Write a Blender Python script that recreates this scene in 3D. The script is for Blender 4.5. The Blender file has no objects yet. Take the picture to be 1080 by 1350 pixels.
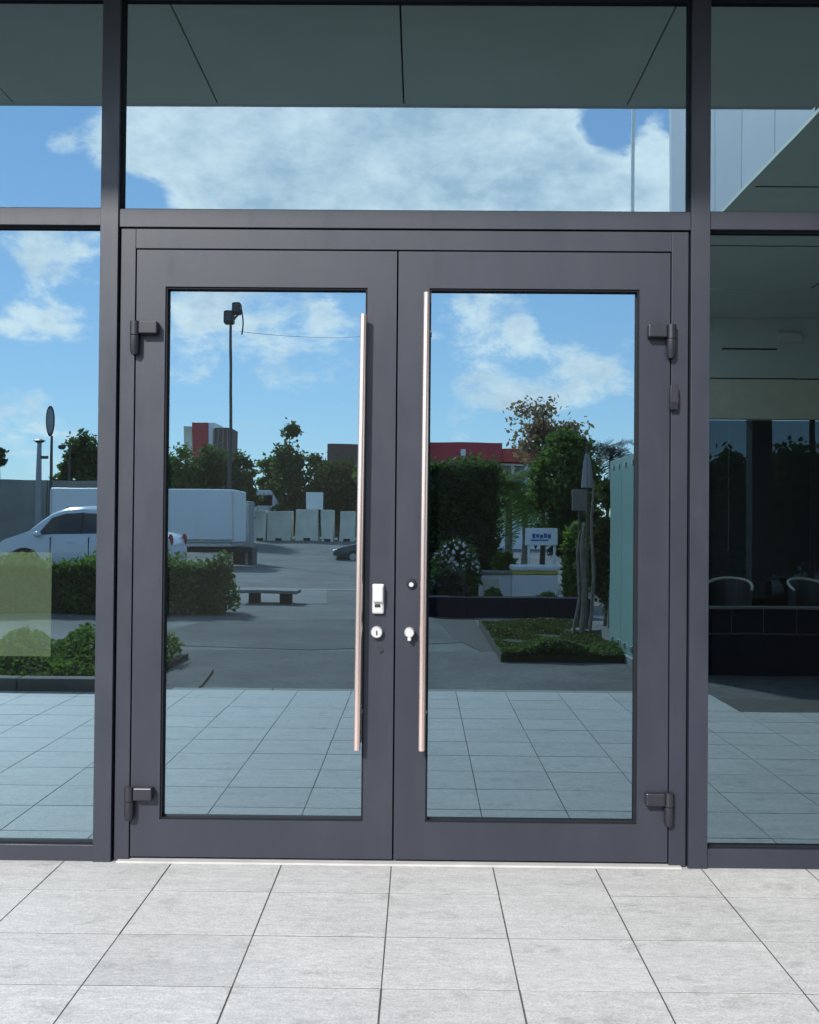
import bpy, bmesh, math, random
import numpy as np
from mathutils import Vector, Matrix

S = bpy.context.scene
COL = S.collection
random.seed(7)
R = np.random.default_rng(11)

# ------------------------------------------------------------------ camera
CAM_H, CAM_D, YAW, PITCH, ROLL, FPX = 1.3315, 4.3, -0.0089, 0.01334, 0.00853, 1430.0
fw = Vector((math.sin(YAW)*math.cos(PITCH), math.cos(YAW)*math.cos(PITCH), math.sin(PITCH)))
r0 = Vector((math.cos(YAW), -math.sin(YAW), 0)); u0 = r0.cross(fw)
rt = math.cos(ROLL)*r0 + math.sin(ROLL)*u0
up = -math.sin(ROLL)*r0 + math.cos(ROLL)*u0
cam = bpy.data.cameras.new('camera'); camo = bpy.data.objects.new('camera', cam); COL.objects.link(camo)
m = Matrix((rt, up, -fw)).transposed().to_4x4(); m.translation = (0, -CAM_D, CAM_H)
camo.matrix_world = m
cam.sensor_fit = 'HORIZONTAL'; cam.sensor_width = 36; cam.lens = 36*FPX/1080
cam.clip_start = 0.05; cam.clip_end = 2000
S.camera = camo

def mdir(px, py):
    """direction in the yard (mirrored at the glass) that a photo point looks along"""
    d = (px-540)/FPX*rt - (py-675)/FPX*up + fw
    return Vector((d.x, -d.y, d.z)).normalized()
def at(px, py, d):
    """point of the yard, d metres in front of the glass, for a photo point of the reflection"""
    v = (px-540)/FPX*rt - (py-675)/FPX*up + fw
    t = (CAM_D+d)/v.y
    return Vector((v.x*t, -d, CAM_H+v.z*t))

# ------------------------------------------------------------------ world, sun, exposure
SUN = Vector((-0.52, -1.0, 0.76)).normalized()          # towards the sun
W = bpy.data.worlds.new('World'); S.world = W; W.use_nodes = True
nt = W.node_tree; N = nt.nodes; L = nt.links; N.clear()
def wn(t, **k):
    n = N.new(t)
    for a, v in k.items(): setattr(n, a, v)
    return n
out = wn('ShaderNodeOutputWorld'); bg = wn('ShaderNodeBackground'); bg.inputs['Strength'].default_value = 0.15
sky = wn('ShaderNodeTexSky', sky_type='NISHITA'); sky.sun_disc = False
sky.sun_elevation = math.asin(SUN.z); sky.sun_rotation = math.atan2(SUN.x, SUN.y)
sky.altitude = 100; sky.air_density = 1.0; sky.dust_density = 0.0; sky.ozone_density = 2.5
tc = wn('ShaderNodeTexCoord')
mp = wn('ShaderNodeMapping'); mp.inputs['Scale'].default_value = (1.0, 1.0, 1.9); mp.inputs['Location'].default_value = (0.31, 0.12, 0.44)
L.new(tc.outputs['Generated'], mp.inputs['Vector'])
nz = wn('ShaderNodeTexNoise'); nz.inputs['Scale'].default_value = 10; nz.inputs['Detail'].default_value = 11; nz.inputs['Roughness'].default_value = 0.64; nz.inputs['Distortion'].default_value = 0.15
L.new(mp.outputs[0], nz.inputs['Vector'])
acc = nz.outputs['Fac']
def wmath(op, a, b):
    n = wn('ShaderNodeMath', operation=op)
    for i, v in enumerate((a, b)):
        if isinstance(v, (int, float)): n.inputs[i].default_value = v
        else: L.new(v, n.inputs[i])
    return n.outputs[0]
nrm = wn('ShaderNodeVectorMath', operation='NORMALIZE'); L.new(tc.outputs['Generated'], nrm.inputs[0])
# where the clouds of that day stand: (photo point, angular radius, gain)
for px, py, rad, gain in ((540, 520, .62, -.066), (300, 215, .14, .24), (470, 190, .15, .24), (640, 215, .14, .22), (780, 225, .09, .2), (865, 235, .05, .2), (560, 60, .2, .2), (250, 90, .2, .14),
                          (75, 190, .02, .16), (30, 150, .07, -.16), (120, 230, .05, -.16), (190, 262, .03, -.22), (0, 265, .03, .14), (60, 325, .045, .12), (45, 435, .04, .20), (-150, 250, .08, .22),
                          (395, 482, .055, .19), (265, 448, .055, .17), (350, 425, .06, .12), (440, 430, .03, .10), (300, 520, .08, .06), (620, 455, .05, .10), (690, 440, .02, .16), (640, 505, .06, .11), (780, 500, .05, .09), (740, 400, .05, -.05),
                          (700, 515, .07, .08), (60, 590, .06, .13), (90, 350, .06, .08), (15, 520, .04, .10), (805, 155, .035, -.36), (90, 240, .03, -.1), (170, 560, .2, -.04)):
    ds = wn('ShaderNodeVectorMath', operation='DISTANCE'); L.new(nrm.outputs[0], ds.inputs[0]); ds.inputs[1].default_value = mdir(px, py)
    mr = wn('ShaderNodeMapRange', interpolation_type='SMOOTHSTEP'); L.new(ds.outputs['Value'], mr.inputs['Value'])
    mr.inputs['From Min'].default_value = rad*1.25; mr.inputs['From Max'].default_value = rad*0.15; mr.inputs['To Min'].default_value = 0; mr.inputs['To Max'].default_value = gain
    acc = wmath('ADD', acc, mr.outputs[0])
cm = wn('ShaderNodeMapRange', interpolation_type='SMOOTHSTEP'); L.new(acc, cm.inputs['Value'])
cm.inputs['From Min'].default_value = 0.515; cm.inputs['From Max'].default_value = 0.70
n2 = wn('ShaderNodeTexNoise'); n2.inputs['Scale'].default_value = 11; n2.inputs['Detail'].default_value = 10; n2.inputs['Roughness'].default_value = .66
mp2 = wn('ShaderNodeMapping'); mp2.inputs['Location'].default_value = (3.1, 1.7, 0.6); mp2.inputs['Scale'].default_value = (1, 1, 1.7)
L.new(tc.outputs['Generated'], mp2.inputs['Vector']); L.new(mp2.outputs[0], n2.inputs['Vector'])
cr = wn('ShaderNodeValToRGB'); dm = wn('ShaderNodeMapRange', interpolation_type='SMOOTHSTEP'); L.new(acc, dm.inputs['Value'])
dm.inputs['From Min'].default_value = .56; dm.inputs['From Max'].default_value = .92; dm.inputs['To Min'].default_value = .09; dm.inputs['To Max'].default_value = -.07
L.new(wmath('ADD', n2.outputs['Fac'], dm.outputs[0]), cr.inputs['Fac'])
cr.color_ramp.elements[0].position = .34; cr.color_ramp.elements[0].color = (.54, .60, .68, 1)
cr.color_ramp.elements[1].position = .635; cr.color_ramp.elements[1].color = (1.0, .94, .91, 1)
cg = wn('ShaderNodeVectorMath', operation='SCALE'); L.new(cr.outputs['Color'], cg.inputs[0]); cg.inputs['Scale'].default_value = 8.2
sk = wn('ShaderNodeVectorMath', operation='MULTIPLY'); gm = wn('ShaderNodeGamma'); gm.inputs['Gamma'].default_value = .6; L.new(sky.outputs[0], gm.inputs['Color']); L.new(gm.outputs[0], sk.inputs[0]); sk.inputs[1].default_value = (1.42, 1.60, 1.78)
mx = wn('ShaderNodeMix', data_type='RGBA'); L.new(cm.outputs[0], mx.inputs['Factor']); L.new(sk.outputs[0], mx.inputs['A']); L.new(cg.outputs[0], mx.inputs['B'])
L.new(mx.outputs['Result'], bg.inputs['Color']); L.new(bg.outputs[0], out.inputs['Surface'])

sl = bpy.data.lights.new('sun', 'SUN'); sl.energy = 2.9; sl.angle = math.radians(4); sl.color = (1.0, 0.95, 0.88)
so = bpy.data.objects.new('sun', sl); COL.objects.link(so); so.rotation_euler = SUN.to_track_quat('Z', 'Y').to_euler(); so.location = (-10, -20, 30)
S.view_settings.view_transform = 'Standard'; S.view_settings.look = 'None'; S.view_settings.exposure = 1.2; S.view_settings.gamma = 1
S.view_settings.use_curve_mapping = False
S.render.engine = 'CYCLES'
cy = S.cycles; cy.max_bounces = 10; cy.glossy_bounces = 6; cy.diffuse_bounces = 4; cy.transparent_max_bounces = 24; cy.transmission_bounces = 6
cy.caustics_reflective = False; cy.caustics_refractive = False; cy.use_denoising = True; cy.sample_clamp_indirect = 6

# ------------------------------------------------------------------ materials
def mat(name, color, rough=.6, metal=0, spec=.5, vary=0.0, vscale=8, bump=0, bscale=200, island=0, objrand=0, stretch=None, grain=0):
    M = bpy.data.materials.new(name); M.use_nodes = True
    t = M.node_tree; b = t.nodes['Principled BSDF']
    b.inputs['Roughness'].default_value = rough; b.inputs['Metallic'].default_value = metal; b.inputs['Specular IOR Level'].default_value = spec
    b.inputs['Base Color'].default_value = (*color, 1)
    c = t.nodes.new('ShaderNodeTexCoord'); src = c.outputs['Object']
    g = t.nodes.new('ShaderNodeNewGeometry')
    if stretch:
        p = t.nodes.new('ShaderNodeMapping'); p.inputs['Scale'].default_value = stretch; t.links.new(src, p.inputs[0]); src = p.outputs[0]
    fac = None
    if vary:
        n = t.nodes.new('ShaderNodeTexNoise'); n.inputs['Scale'].default_value = vscale; n.inputs['Detail'].default_value = 6; t.links.new(src, n.inputs['Vector'])
        q = t.nodes.new('ShaderNodeMapRange'); q.inputs['From Min'].default_value = .3; q.inputs['From Max'].default_value = .7
        q.inputs['To Min'].default_value = 1-vary; q.inputs['To Max'].default_value = 1+vary; t.links.new(n.outputs['Fac'], q.inputs['Value']); fac = q.outputs[0]
    if grain:
        for sc_, am in ((26, grain), (3.1, grain*.6), (.16, grain*.8)):
            n = t.nodes.new('ShaderNodeTexNoise'); n.inputs['Scale'].default_value = sc_; n.inputs['Detail'].default_value = 5; n.inputs['Roughness'].default_value = .7; t.links.new(src, n.inputs['Vector'])
            q = t.nodes.new('ShaderNodeMapRange'); q.inputs['From Min'].default_value = .35; q.inputs['From Max'].default_value = .65
            q.inputs['To Min'].default_value = 1-am; q.inputs['To Max'].default_value = 1+am; t.links.new(n.outputs['Fac'], q.inputs['Value'])
            k = t.nodes.new('ShaderNodeMath'); k.operation = 'MULTIPLY'; t.links.new(fac, k.inputs[0]); t.links.new(q.outputs[0], k.inputs[1]); fac = k.outputs[0]
    for amt, sock in ((island, g.outputs['Random Per Island']), (objrand, None)):
        if not amt: continue
        if sock is None: sock = t.nodes.new('ShaderNodeObjectInfo').outputs['Random']
        q = t.nodes.new('ShaderNodeMapRange'); q.inputs['To Min'].default_value = 1-amt; q.inputs['To Max'].default_value = 1+amt; t.links.new(sock, q.inputs['Value'])
        if fac is None: fac = q.outputs[0]
        else:
            k = t.nodes.new('ShaderNodeMath'); k.operation = 'MULTIPLY'; t.links.new(fac, k.inputs[0]); t.links.new(q.outputs[0], k.inputs[1]); fac = k.outputs[0]
    if fac is not None:
        v = t.nodes.new('ShaderNodeVectorMath'); v.operation = 'SCALE'; v.inputs[0].default_value = color; t.links.new(fac, v.inputs['Scale']); t.links.new(v.outputs[0], b.inputs['Base Color'])
    if bump:
        n = t.nodes.new('ShaderNodeTexNoise'); n.inputs['Scale'].default_value = bscale; n.inputs['Detail'].default_value = 4; t.links.new(src, n.inputs['Vector'])
        u = t.nodes.new('ShaderNodeBump'); u.inputs['Strength'].default_value = bump; u.inputs['Distance'].default_value = .01
        t.links.new(n.outputs['Fac'], u.inputs['Height']); t.links.new(u.outputs[0], b.inputs['Normal'])
    return M

def leaf_mat(name, color, tr=.35):
    M = mat(name, color, .6, spec=.12, island=.6, vary=.5, vscale=1.6)
    t = M.node_tree; b = t.nodes['Principled BSDF']; o = t.nodes['Material Output']
    x = t.nodes.new('ShaderNodeBsdfTranslucent'); x.inputs['Color'].default_value = (color[0]*1.6, color[1]*1.7, color[2]*.8, 1)
    k = t.nodes.new('ShaderNodeMixShader'); k.inputs[0].default_value = tr
    t.links.new(b.outputs[0], k.inputs[1]); t.links.new(x.outputs[0], k.inputs[2]); t.links.new(k.outputs[0], o.inputs['Surface'])
    return M

def glass_mat(name, refl, tint, thru, wave=.00022, seed=0.0, wscale=2.2, dust_veil=0):
    """coated solar glass: strong tinted mirror, a little light through"""
    M = bpy.data.materials.new(name); M.use_nodes = True; t = M.node_tree; t.nodes.clear()
    o = t.nodes.new('ShaderNodeOutputMaterial'); k = t.nodes.new('ShaderNodeMixShader')
    gl = t.nodes.new('ShaderNodeBsdfGlossy'); gl.inputs['Roughness'].default_value = 0; gl.inputs['Color'].default_value = (*tint, 1)
    tr = t.nodes.new('ShaderNodeBsdfTransparent'); tr.inputs['Color'].default_value = (*thru, 1)
    lw = t.nodes.new('ShaderNodeLayerWeight'); lw.inputs['Blend'].default_value = .25
    q = t.nodes.new('ShaderNodeMapRange'); q.inputs['To Min'].default_value = refl; q.inputs['To Max'].default_value = 1
    t.links.new(lw.outputs['Fresnel'], q.inputs['Value']); t.links.new(q.outputs[0], k.inputs[0])
    if wave:
        c = t.nodes.new('ShaderNodeTexCoord'); p = t.nodes.new('ShaderNodeMapping'); p.inputs['Location'].default_value = (seed, seed*.7, seed*1.3); p.inputs['Scale'].default_value = (1.6, 1, .8)
        n = t.nodes.new('ShaderNodeTexNoise'); n.inputs['Scale'].default_value = wscale; n.inputs['Detail'].default_value = 1.5
        u = t.nodes.new('ShaderNodeBump'); u.inputs['Strength'].default_value = 1; u.inputs['Distance'].default_value = wave
        t.links.new(c.outputs['Object'], p.inputs[0]); t.links.new(p.outputs[0], n.inputs['Vector']); t.links.new(n.outputs['Fac'], u.inputs['Height'])
        t.links.new(u.outputs[0], gl.inputs['Normal'])
    t.links.new(tr.outputs[0], k.inputs[1]); t.links.new(gl.outputs[0], k.inputs[2])
    last = k.outputs[0]
    if dust_veil:      # dusty film over the pane, put in as a pale veil lifting dark reflections
        df = t.nodes.new('ShaderNodeBsdfDiffuse'); df.inputs['Color'].default_value = (.50, .54, .50, 1); kd = t.nodes.new('ShaderNodeMixShader')
        cd = t.nodes.new('ShaderNodeTexCoord'); nd = t.nodes.new('ShaderNodeTexNoise'); nd.inputs['Scale'].default_value = 1.4; nd.inputs['Detail'].default_value = 5
        t.links.new(cd.outputs['Object'], nd.inputs['Vector']); qd = t.nodes.new('ShaderNodeMapRange'); qd.inputs['From Min'].default_value = .3; qd.inputs['From Max'].default_value = .7
        qd.inputs['To Min'].default_value = dust_veil*.75; qd.inputs['To Max'].default_value = dust_veil*1.25; t.links.new(nd.outputs['Fac'], qd.inputs['Value']); t.links.new(qd.outputs[0], kd.inputs[0])
        t.links.new(last, kd.inputs[1]); t.links.new(df.outputs[0], kd.inputs[2]); last = kd.outputs[0]
    t.links.new(last, o.inputs['Surface'])
    return M

M = {}
M['frame'] = mat('grey powder coat', (.021, .0238, .0345), .42, spec=.45, vary=.10, vscale=3, bump=.03, bscale=900, stretch=(1, 1, .3))
_t = M['frame'].node_tree; _n = _t.nodes.new('ShaderNodeTexNoise'); _n.inputs['Scale'].default_value = 2.3; _n.inputs['Detail'].default_value = 8; _n.inputs['Roughness'].default_value = .7
_c = _t.nodes.new('ShaderNodeTexCoord'); _p = _t.nodes.new('ShaderNodeMapping'); _p.inputs['Scale'].default_value = (3, 1, 1); _t.links.new(_c.outputs['Object'], _p.inputs[0]); _t.links.new(_p.outputs[0], _n.inputs['Vector'])
_q = _t.nodes.new('ShaderNodeMapRange'); _q.inputs['From Min'].default_value = .35; _q.inputs['From Max'].default_value = .65; _q.inputs['To Min'].default_value = .34; _q.inputs['To Max'].default_value = .52
_t.links.new(_n.outputs['Fac'], _q.inputs['Value']); _t.links.new(_q.outputs[0], _t.nodes['Principled BSDF'].inputs['Roughness'])
M['hinge'] = mat('hinge coat', (.016, .016, .022), .36, spec=.5)
M['rubber'] = mat('black gasket', (.008, .008, .011), .7, spec=.2)
M['steel'] = mat('brushed steel', (.80, .61, .55), .26, metal=.9, vary=.06, vscale=30, stretch=(1, 1, .05))
M['satin'] = mat('satin nickel', (.66, .65, .63), .34, metal=.55)
M['darkhole'] = mat('keyhole', (.01, .01, .012), .5)
M['threshold'] = mat('pale stone', (.40, .39, .37), .7, vary=.1, bump=.1)
M['soffit'] = mat('soffit panel', (.68, .72, .62), .6, vary=.05, vscale=2)
M['cladding'] = mat('pale metal cladding', (.56, .57, .60), .35, spec=.5, vary=.04, vscale=2, objrand=.05)
M['joint'] = mat('dark joint', (.02, .02, .022), .8)
M['inside'] = mat('dim interior', (.05, .05, .05), .9)
M['asphalt'] = mat('asphalt', (.12, .12, .117), .85, spec=.2, grain=.22, vary=.22, vscale=.8, bump=.5, bscale=60)
M['asphalt2'] = mat('old asphalt', (.175, .175, .165), .85, spec=.2, grain=.22, vary=.2, vscale=.6, bump=.4, bscale=60)
M['asphalt3'] = mat('pale asphalt patch', (.24, .24, .225), .85, spec=.2, grain=.22, vary=.2, vscale=.6, bump=.4, bscale=60)
M['grout'] = mat('grey grout', (.072, .066, .058), .9, vary=.2)
M['tar'] = mat('tar joint', (.03, .03, .03), .8)
M['kerb'] = mat('kerb stone', (.13, .13, .125), .85, vary=.2, vscale=5, bump=.3)
M['concrete'] = mat('weathered concrete', (.27, .26, .235), .85, vary=.2, vscale=.9, bump=.2, bscale=20)
M['concrete2'] = mat('pale concrete', (.80, .76, .62), .85, vary=.18, vscale=1.2, objrand=.1)
M['white'] = mat('white paint', (.88, .89, .89), .4, vary=.03, vscale=1.5)
M['carwhite'] = mat('white car paint', (.76, .78, .80), .18, spec=.6)
M['carteal'] = mat('dark teal car paint', (.04, .075, .08), .2, spec=.6)
M['carglass'] = mat('car glass', (.012, .014, .018), .06, spec=.7)
M['black'] = mat('black plastic', (.015, .015, .017), .5)
M['tyre'] = mat('tyre', (.02, .02, .02), .85)
M['alloy'] = mat('alloy', (.5, .5, .52), .35, metal=.8)
M['redlamp'] = mat('red lamp', (.35, .02, .02), .2)
M['pole'] = mat('dark pole', (.06, .062, .065), .5, metal=.3)
M['poleg'] = mat('galvanised pole', (.30, .31, .32), .5, metal=.4)
M['red'] = mat('red roof panel', (.50, .05, .06), .5, vary=.08)
M['red2'] = mat('bright red panel', (.60, .075, .06), .5, vary=.08)
M['brown'] = mat('brown red brick wall', (.17, .10, .085), .8, vary=.12)
M['teal'] = mat('frosted green glass', (.28, .43, .39), .22, spec=.5, vary=.05, vscale=1)
M['beige'] = mat('beige beam', (.80, .74, .55), .7, vary=.06)
M['bark'] = mat('bark', (.12, .095, .07), .9, vary=.3, vscale=12)
M['barkpale'] = mat('pale bark', (.26, .23, .19), .9, vary=.3, vscale=12)
M['soil'] = mat('soil', (.028, .030, .018), .95, vary=.3, vscale=10)
M['blue'] = mat('blue print', (.05, .16, .42), .5)
M['yellow'] = mat('yellow stripe', (.62, .50, .10), .5)
M['navy'] = mat('dark navy stone', (.014, .017, .030), .95, spec=.1, vary=.2, vscale=3)
M['chairw'] = mat('cream plastic', (.72, .70, .64), .4)
M['petal'] = mat('white blossom', (.75, .76, .74), .6)
M['greycloth'] = mat('grey canvas', (.34, .34, .36), .8)
M['leafdark'] = leaf_mat('dark foliage', (.072, .108, .052), .5)
M['leaf'] = leaf_mat('foliage', (.088, .14, .050), .5)
M['leafbright'] = leaf_mat('bright foliage', (.12, .18, .05), .55)
M['leafolive'] = leaf_mat('olive foliage', (.070, .085, .035), .3)
M['leafred'] = leaf_mat('copper foliage', (.27, .185, .16), .4)
M['leafblue'] = leaf_mat('blue green foliage', (.035, .055, .05), .2)
TINT = (.60, .85, 1.0)
GL = [glass_mat('coated glass', .315, TINT, (.20, .25, .25), seed=i*7.31, dust_veil=(.004, .006, .010, .008, .002, .014)[i]) for i in range(6)]
M['finglass'] = glass_mat('clear fin glass', .05, (.9, .95, 1), (.86, .92, .94), wave=0)
M['darkglass'] = glass_mat('dark tinted glass', .10, (.8, .9, 1), (.30, .33, .35), wave=0)

# tile: flamed granite
def tile_mat():
    T = bpy.data.materials.new('flamed granite'); T.use_nodes = True; t = T.node_tree; b = t.nodes['Principled BSDF']; l = t.links
    c = t.nodes.new('ShaderNodeTexCoord'); oi = t.nodes.new('ShaderNodeObjectInfo')
    g = t.nodes.new('ShaderNodeNewGeometry')
    def noise(scale, st=(1, 1, 1), det=5, ro=.6):
        p = t.nodes.new('ShaderNodeMapping'); p.inputs['Scale'].default_value = st; l.new(g.outputs['Position'], p.inputs[0])
        n = t.nodes.new('ShaderNodeTexNoise'); n.inputs['Scale'].default_value = scale; n.inputs['Detail'].default_value = det; n.inputs['Roughness'].default_value = ro
        n.noise_dimensions = '4D'; l.new(p.outputs[0], n.inputs['Vector'])
        k = t.nodes.new('ShaderNodeMath'); k.operation = 'MULTIPLY'; k.inputs[1].default_value = 37; l.new(oi.outputs['Random'], k.inputs[0]); l.new(k.outputs[0], n.inputs['W'])
        return n.outputs['Fac']
    def rng(s, a, z, fa=.3, fb=.7):
        q = t.nodes.new('ShaderNodeMapRange'); q.inputs['From Min'].default_value = fa; q.inputs['From Max'].default_value = fb
        q.inputs['To Min'].default_value = a; q.inputs['To Max'].default_value = z; l.new(s, q.inputs['Value']); return q.outputs[0]
    def mul(a, z):
        k = t.nodes.new('ShaderNodeMath'); k.operation = 'MULTIPLY'; l.new(a, k.inputs[0]); l.new(z, k.inputs[1]); return k.outputs[0]
    speck = noise(150, det=4, ro=.75)
    f = mul(rng(speck, .70, 1.27), rng(noise(48, (.5, 1.5, 1)), .84, 1.15))
    f = mul(f, rng(noise(11, (.22, 1.7, 1)), .90, 1.08))
    f = mul(f, rng(noise(2.2), .94, 1.05))
    f = mul(f, rng(oi.outputs['Random'], .96, 1.045, 0, 1))
    st_ = t.nodes.new('ShaderNodeTexNoise'); st_.inputs['Scale'].default_value = 5.5; st_.inputs['Detail'].default_value = 7; st_.inputs['Roughness'].default_value = .7; l.new(g.outputs['Position'], st_.inputs['Vector'])
    f = mul(f, rng(st_.outputs['Fac'], .80, 1.0, .34, .44))
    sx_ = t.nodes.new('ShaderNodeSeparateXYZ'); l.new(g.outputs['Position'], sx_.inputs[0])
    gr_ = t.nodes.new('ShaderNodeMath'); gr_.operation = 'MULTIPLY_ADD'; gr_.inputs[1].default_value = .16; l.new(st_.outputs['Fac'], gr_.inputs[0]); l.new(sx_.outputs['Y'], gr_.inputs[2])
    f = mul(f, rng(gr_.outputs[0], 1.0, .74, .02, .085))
    v = t.nodes.new('ShaderNodeVectorMath'); v.operation = 'SCALE'; v.inputs[0].default_value = (.455, .446, .432); l.new(f, v.inputs['Scale']); l.new(v.outputs[0], b.inputs['Base Color'])
    b.inputs['Roughness'].default_value = .62; b.inputs['Specular IOR Level'].default_value = .5
    u = t.nodes.new('ShaderNodeBump'); u.inputs['Strength'].default_value = .35; u.inputs['Distance'].default_value = .002; l.new(speck, u.inputs['Height']); l.new(u.outputs[0], b.inputs['Normal'])
    return T
M['tile'] = tile_mat()

# ------------------------------------------------------------------ mesh helpers
class MB:
    def __init__(s): s.bm = bmesh.new()
    def box(s, x0, x1, y0, y1, z0, z1, bev=0, rot=None):
        r = bmesh.ops.create_cube(s.bm, size=1); vs = r['verts']
        c = Vector(((x0+x1)/2, (y0+y1)/2, (z0+z1)/2))
        for v in vs:
            v.co = Vector((v.co.x*(x1-x0), v.co.y*(y1-y0), v.co.z*(z1-z0)))
            if rot is not None: v.co = rot @ v.co
            v.co += c
        if bev:
            es = list({e for v in vs for e in v.link_edges})
            bmesh.ops.bevel(s.bm, geom=es, offset=bev, segments=2, affect='EDGES', profile=.5)
        return s
    def tube(s, pts, rad, seg=8, cap=True):
        pts = [Vector(p) for p in pts]; n = len(pts)
        if not hasattr(rad, '__len__'): rad = [rad]*n
        rings = []; px_ = None
        for i, p in enumerate(pts):
            d = (pts[min(i+1, n-1)]-pts[max(i-1, 0)]).normalized()
            if px_ is None: px_ = Vector((1, 0, 0)) if abs(d.x) < .9 else Vector((0, 1, 0))
            px_ = (px_ - d*px_.dot(d)).normalized(); py_ = d.cross(px_)
            rings.append([s.bm.verts.new(p + rad[i]*(math.cos(a)*px_+math.sin(a)*py_)) for a in (2*math.pi*k/seg for k in range(seg))])
        for a, b in zip(rings, rings[1:]):
            for k in range(seg): s.bm.faces.new((a[k], a[(k+1) % seg], b[(k+1) % seg], b[k]))
        if cap:
            s.bm.faces.new(rings[0][::-1]); s.bm.faces.new(rings[-1])
        return s
    def prism(s, pts, axis, a, b, bev=0):
        """extrude a 2-D outline: axis 'y' -> pts are (x,z); 'x' -> (y,z); 'z' -> (x,y)"""
        def mk(p, h): return Vector((p[0], h, p[1])) if axis == 'y' else (Vector((h, p[0], p[1])) if axis == 'x' else Vector((p[0], p[1], h)))
        A = [s.bm.verts.new(mk(p, a)) for p in pts]; B = [s.bm.verts.new(mk(p, b)) for p in pts]; n = len(pts)
        fs = [s.bm.faces.new(A), s.bm.faces.new(B[::-1])]
        for i in range(n): fs.append(s.bm.faces.new((A[i], B[i], B[(i+1) % n], A[(i+1) % n])))
        if bev:
            bmesh.ops.bevel(s.bm, geom=list({e for f in fs for e in f.edges}), offset=bev, segments=2, affect='EDGES', profile=.5)
        return s
    def quad(s, *p):
        s.bm.faces.new([s.bm.verts.new(Vector(q)) for q in p]); return s
    def ball(s, c, r, sc=(1, 1, 1), u=12, v=8):
        q = bmesh.ops.create_uvsphere(s.bm, u_segments=u, v_segments=v, radius=r)
        for w in q['verts']: w.co = Vector((w.co.x*sc[0], w.co.y*sc[1], w.co.z*sc[2])) + Vector(c)
        return s
    def loft(s, rings, cap=True):
        V = [[s.bm.verts.new(Vector(p)) for p in r] for r in rings]; k = len(V[0])
        for a, b in zip(V, V[1:]):
            for i in range(k): s.bm.faces.new((a[i], a[(i+1) % k], b[(i+1) % k], b[i]))
        if cap: s.bm.faces.new(V[0][::-1]); s.bm.faces.new(V[-1])
        return s
    def build(s, name, mt, parent=None, smooth=False, **props):
        me = bpy.data.meshes.new(name)
        bmesh.ops.recalc_face_normals(s.bm, faces=s.bm.faces)
        if parent is not None:
            off = wloc(parent)
            for v in s.bm.verts: v.co -= off
        s.bm.to_mesh(me); s.bm.free()
        if smooth:
            for p in me.polygons: p.use_smooth = True
            me.set_sharp_from_angle(angle=math.radians(40)) if hasattr(me, 'set_sharp_from_angle') else None
        me.materials.append(M[mt] if isinstance(mt, str) else mt)
        o = bpy.data.objects.new(name, me); COL.objects.link(o)
        if parent is not None: o.parent = parent
        for k, v in props.items(): o[k] = v
        return o
def wloc(o):
    v = Vector((0, 0, 0))
    while o is not None: v += o.location; o = o.parent
    return v
def thing(name, label, cat, loc=(0, 0, 0), group=None):
    o = bpy.data.objects.new(name, None); COL.objects.link(o); o.location = loc; o['label'] = label; o['category'] = cat
    o.empty_display_size = .1
    if group: o['group'] = group
    return o
def tag(o, label, cat, group=None):
    o['label'] = label; o['category'] = cat
    if group: o['group'] = group
    return o
def box(name, mt, parent, *a, bev=0, **p): return MB().box(*a, bev=bev).build(name, mt, parent, **p)
def raw(name, verts, faces, mt, parent=None, **props):
    me = bpy.data.meshes.new(name)
    v = np.asarray(verts, dtype=np.float64)
    if parent is not None: v = v - np.array(wloc(parent))
    me.from_pydata(v.tolist(), [], faces if isinstance(faces, list) else faces.tolist()); me.update()
    me.materials.append(M[mt] if isinstance(mt, str) else mt)
    o = bpy.data.objects.new(name, me); COL.objects.link(o)
    if parent is not None: o.parent = parent
    for k, w in props.items(): o[k] = w
    return o
def leaves(centers, sizes, up_bias=.4, elong=1.8):
    """leaf-shaped quads (kite) with random facing"""
    n = len(centers); c = np.asarray(centers)
    nrm = R.normal(size=(n, 3)); nrm[:, 2] += up_bias; nrm /= np.linalg.norm(nrm, axis=1)[:, None]
    t = R.normal(size=(n, 3)); t -= nrm*np.sum(t*nrm, 1)[:, None]; t /= np.linalg.norm(t, axis=1)[:, None]
    b = np.cross(nrm, t); s = np.asarray(sizes)[:, None]
    v = np.empty((n, 4, 3)); v[:, 0] = c-t*s*elong*.5; v[:, 1] = c+b*s*.5-nrm*s*.1; v[:, 2] = c+t*s*elong*.5-nrm*s*.15; v[:, 3] = c-b*s*.5-nrm*s*.1
    f = np.arange(n*4).reshape(n, 4)
    return v.reshape(-1, 3), f

# ================================================================== STRUCTURE: ground
def struct(name, o): o['kind'] = 'structure'; return o
struct('', MB().quad((-900, -900, -.045), (900, -900, -.045), (900, 60, -.045), (-900, 60, -.045)).build('ground', 'asphalt2'))
# near lane in front of the paving, darker, with a tar joint at its far edge
struct('', MB().box(-30, 30, -7.35, -4.2, -.10, -.020).build('near_lane', 'asphalt'))
struct('', MB().box(-30, 30, -7.42, -7.352, -.10, -.028).build('tar_joint', 'tar'))
struct('', MB().box(-14, 1.0, -19.2, -18.7, -.10, -.036).build('road_joint', 'concrete'))
struct('', MB().prism([(-4.6, -19.6), (-2.0, -19.4), (-1.6, -14.8), (-4.0, -14.2)], 'z', -.1, -.0385).build('asphalt_patch', 'asphalt3'))
struct('', MB().prism([(.4, -12.0), (.75, -8.6), (-1.2, -7.6), (-3.5, -8.1), (-3.0, -11.2)], 'z', -.1, -.0395).build('asphalt_patch', 'asphalt'))
struct('', MB().box(-12, 14, -4.2, .1, -.10, -.0017).build('paving_bed', 'grout'))

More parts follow.
